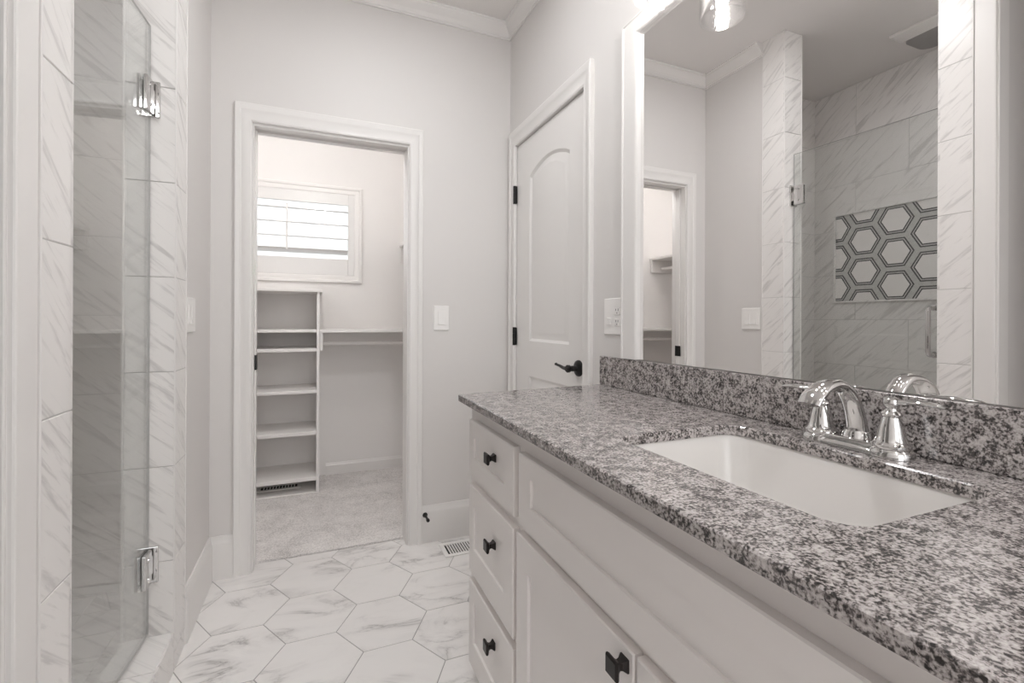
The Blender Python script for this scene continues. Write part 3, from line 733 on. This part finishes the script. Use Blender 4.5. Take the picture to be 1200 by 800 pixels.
# ------------------------------------------------------------------ glass shower door, a little ajar into the shower
hx_, hy_ = -1.448, YJ - .008
g = thing('shower_door', (hx_, hy_, .125), 'frameless glass shower door standing slightly ajar', 'shower door', rotz=math.radians(-3.5))
b = MB(); b.box(hx_ - .0035, hx_ + .0035, YN + .012, hy_ - .002, .138, 2.030, .0008)
b.bm.normal_update()
for f in b.bm.faces:
    if abs(f.normal.x) < .9: f.material_index = 1
b.build('glass_pane', ['glass', 'glass_edge'], g)
for zc in (1.803, .352):
    b = MB()
    for sx in (-1, 1):
        x0, x1 = (hx_ + .0037, hx_ + .0147) if sx > 0 else (hx_ - .0147, hx_ - .0037)
        b.box(x0, x1, hy_ - .060, hy_ - .010, zc - .052, zc + .052, .0022, 2)
    b.box(hx_ - .013, hx_ + .013, hy_ - .012, hy_ + .002, zc - .030, zc + .030, .003, 2)
    h = b.build('hinge', 'chrome', g)
    b = MB(); b.box(hx_ - .028, hx_ + .028, hy_ - .003, hy_ + .0055, zc - .056, zc + .056, .0025, 2); b.build('wall_plate', 'chrome', h)
    b = MB()
    for sx in (-1, 1):
        for dz in (-.030, .030):
            b.lathe([(.0045, 0), (.0045, .002), (.003, .003)], (hx_ + sx * .0147, hy_ - .035, zc + dz), 12, 'x' if sx > 0 else '-x')
    b.build('screw', 'chrome', h, SM)
b = MB(); yh = 1.168; xo = hx_ + .0037; zb, zt_ = .972, 1.186
pth = [(xo, yh, zb + .006)] + [(xo + .030 + .020 * math.sin(a), yh, zb + .026 - .020 * math.cos(a)) for a in [PI / 2 * i / 6 for i in range(7)]] + [(xo + .030 + .020 * math.cos(a), yh, zt_ - .026 + .020 * math.sin(a)) for a in [PI / 2 * i / 6 for i in range(7)]] + [(xo, yh, zt_ - .006)]
b.tube(pth, .0095, 18)
hd = b.build('handle', 'chrome', g, SM)
b = MB()
for zz in (zb + .006, zt_ - .006): b.lathe([(.013, 0), (.013, .003)], (xo, yh, zz), 18, 'x'); b.lathe([(.013, 0), (.013, .004)], (xo - .0074, yh, zz), 18, '-x')
b.build('washer', 'chrome', hd, SM)

# ------------------------------------------------------------------ hexagon mosaic panel on the shower wall
XP = XS + .003
p = thing('mosaic_panel', (XS, 1.85, 1.548), 'hexagon mosaic panel with black outlines inside the shower, seen in the mirror', 'wall tile panel')
ya, yb, za, zb = 1.536, 2.146, 1.258, 1.838
b = MB(); b.box(XS + .0005, XP + .003, ya, yb, za, zb); b.mi = 1
def put(P, x, mi):
    P = clip(P, ya + .001, yb - .001, za + .001, zb - .001)
    if len(P) >= 3: b.mi = mi; b.poly([(x, y, z) for y, z in P], (1, 0, 0), .0006, random.random(), .0002)
def hexp(cy, cz, r): return [(cy + r * math.cos(PI / 3 * k), cz + r * math.sin(PI / 3 * k)) for k in range(6)]
pit, sp_ = .2030, .1815
for i in range(-3, 4):
    for j in range(-4, 5):
        cy = 1.965 - i * sp_; cz = 1.446 + j * pit + (-.1005 if i % 2 else 0)
        kk = 2 / math.sqrt(3)
        put(hexp(cy, cz, .0678 * kk), XP + .003, 1)
        for ro, ri in ((.0885, .0810), (.0747, .0677)):
            A, B = hexp(cy, cz, ro * kk), hexp(cy, cz, ri * kk)
            for k in range(6): put([A[k], A[(k + 1) % 6], B[(k + 1) % 6], B[k]], XP + .003, 2)
b.build('mosaic', ['hexfield', 'hextile', 'hexline'], p)
b = MB(); e1 = .012
for q in ((ya - e1, yb + e1, zb, zb + e1), (ya - e1, yb + e1, za - e1, za), (ya - e1, ya, za, zb), (yb, yb + e1, za, zb)): b.box(XS + .0005, XP + .015, q[0], q[1], q[2], q[3], .003, 2)
b.build('frame', 'tile', p)

# ------------------------------------------------------------------ exhaust fan on the shower ceiling
ef = thing('exhaust_fan', (-2.12, 1.46, ZC), 'white ribbed ceiling exhaust fan over the shower, seen in the mirror', 'exhaust fan')
b = MB(); b.box(-2.075, -1.965, 1.30, 1.612, ZC - .016, ZC - .0005, .004, 2); b.build('cover', 'white', ef)
b = MB()
for i in range(7):
    x = -1.976 - i * .0148; b.box(x - .0035, x + .0035, 1.315, 1.598, ZC - .0185, ZC - .0155)
b.build('rib', 'white', ef)
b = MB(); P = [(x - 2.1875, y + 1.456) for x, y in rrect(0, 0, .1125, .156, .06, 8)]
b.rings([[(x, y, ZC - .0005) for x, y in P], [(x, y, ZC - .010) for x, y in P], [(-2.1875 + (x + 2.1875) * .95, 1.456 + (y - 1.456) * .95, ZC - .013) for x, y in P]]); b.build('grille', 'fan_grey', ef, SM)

# ------------------------------------------------------------------ unseen ceiling and pendant lamps, added as fill light
def fill_downlight(x, y, r, mat, label, grp=None):  # fill lamp added on the ceiling, out of view
    t = thing('fill_ceiling_light', (x, y, ZC), label, 'added fill light', grp)
    b = MB(); b.lathe([(r + .018, .0005), (r + .018, .006), (r, .012), (r, .0005)], (x, y, ZC), 40, '-z', False, False); b.build('trim_ring', 'white', t, SM)
    b = MB(); b.lathe([(r, .002), (r, .005), (r * .5, .007), (.003, .007)], (x, y, ZC), 40, '-z'); b.build('lens', mat, t, SM)
fill_downlight(-.72, 1.42, .09, 'lens', 'added round white ceiling fill light over the vanity aisle')
fill_downlight(-.75, -.8, .09, 'lens', 'added round white ceiling fill light over the entry floor')
for px_, lab in ((-.95, 'added white globe fill lamp hanging out of view inside the closet near the doorway'), (-1.78, 'added white globe fill lamp hanging out of view at the left end of the closet')):  # hidden globes added to fill the closet with light
    t = thing('fill_pendant', (px_, 2.58, ZC), lab, 'added fill light')
    b = MB(); b.lathe([(.06, .0005), (.06, .015), (.045, .024), (.012, .028)], (px_, 2.58, ZC), 32, '-z'); b.build('canopy', 'white', t, SM)
    b = MB(); b.lathe([(.006, .024), (.006, .43), (.03, .435), (.03, .47)], (px_, 2.58, ZC), 20, '-z'); b.build('stem', 'white', t, SM)
    b = MB(); b.lathe([(max(.004, .085 * math.sin(PI * k / 16)), .525 - .085 * math.cos(PI * k / 16)) for k in range(17)], (px_, 2.58, ZC), 32, '-z'); b.build('globe', 'closet_fill', t, SM)
fill_downlight(-1.9, 1.22, .038, 'lens', 'added small round white ceiling fill light inside the shower')  # unseen lamp added to brighten the shower
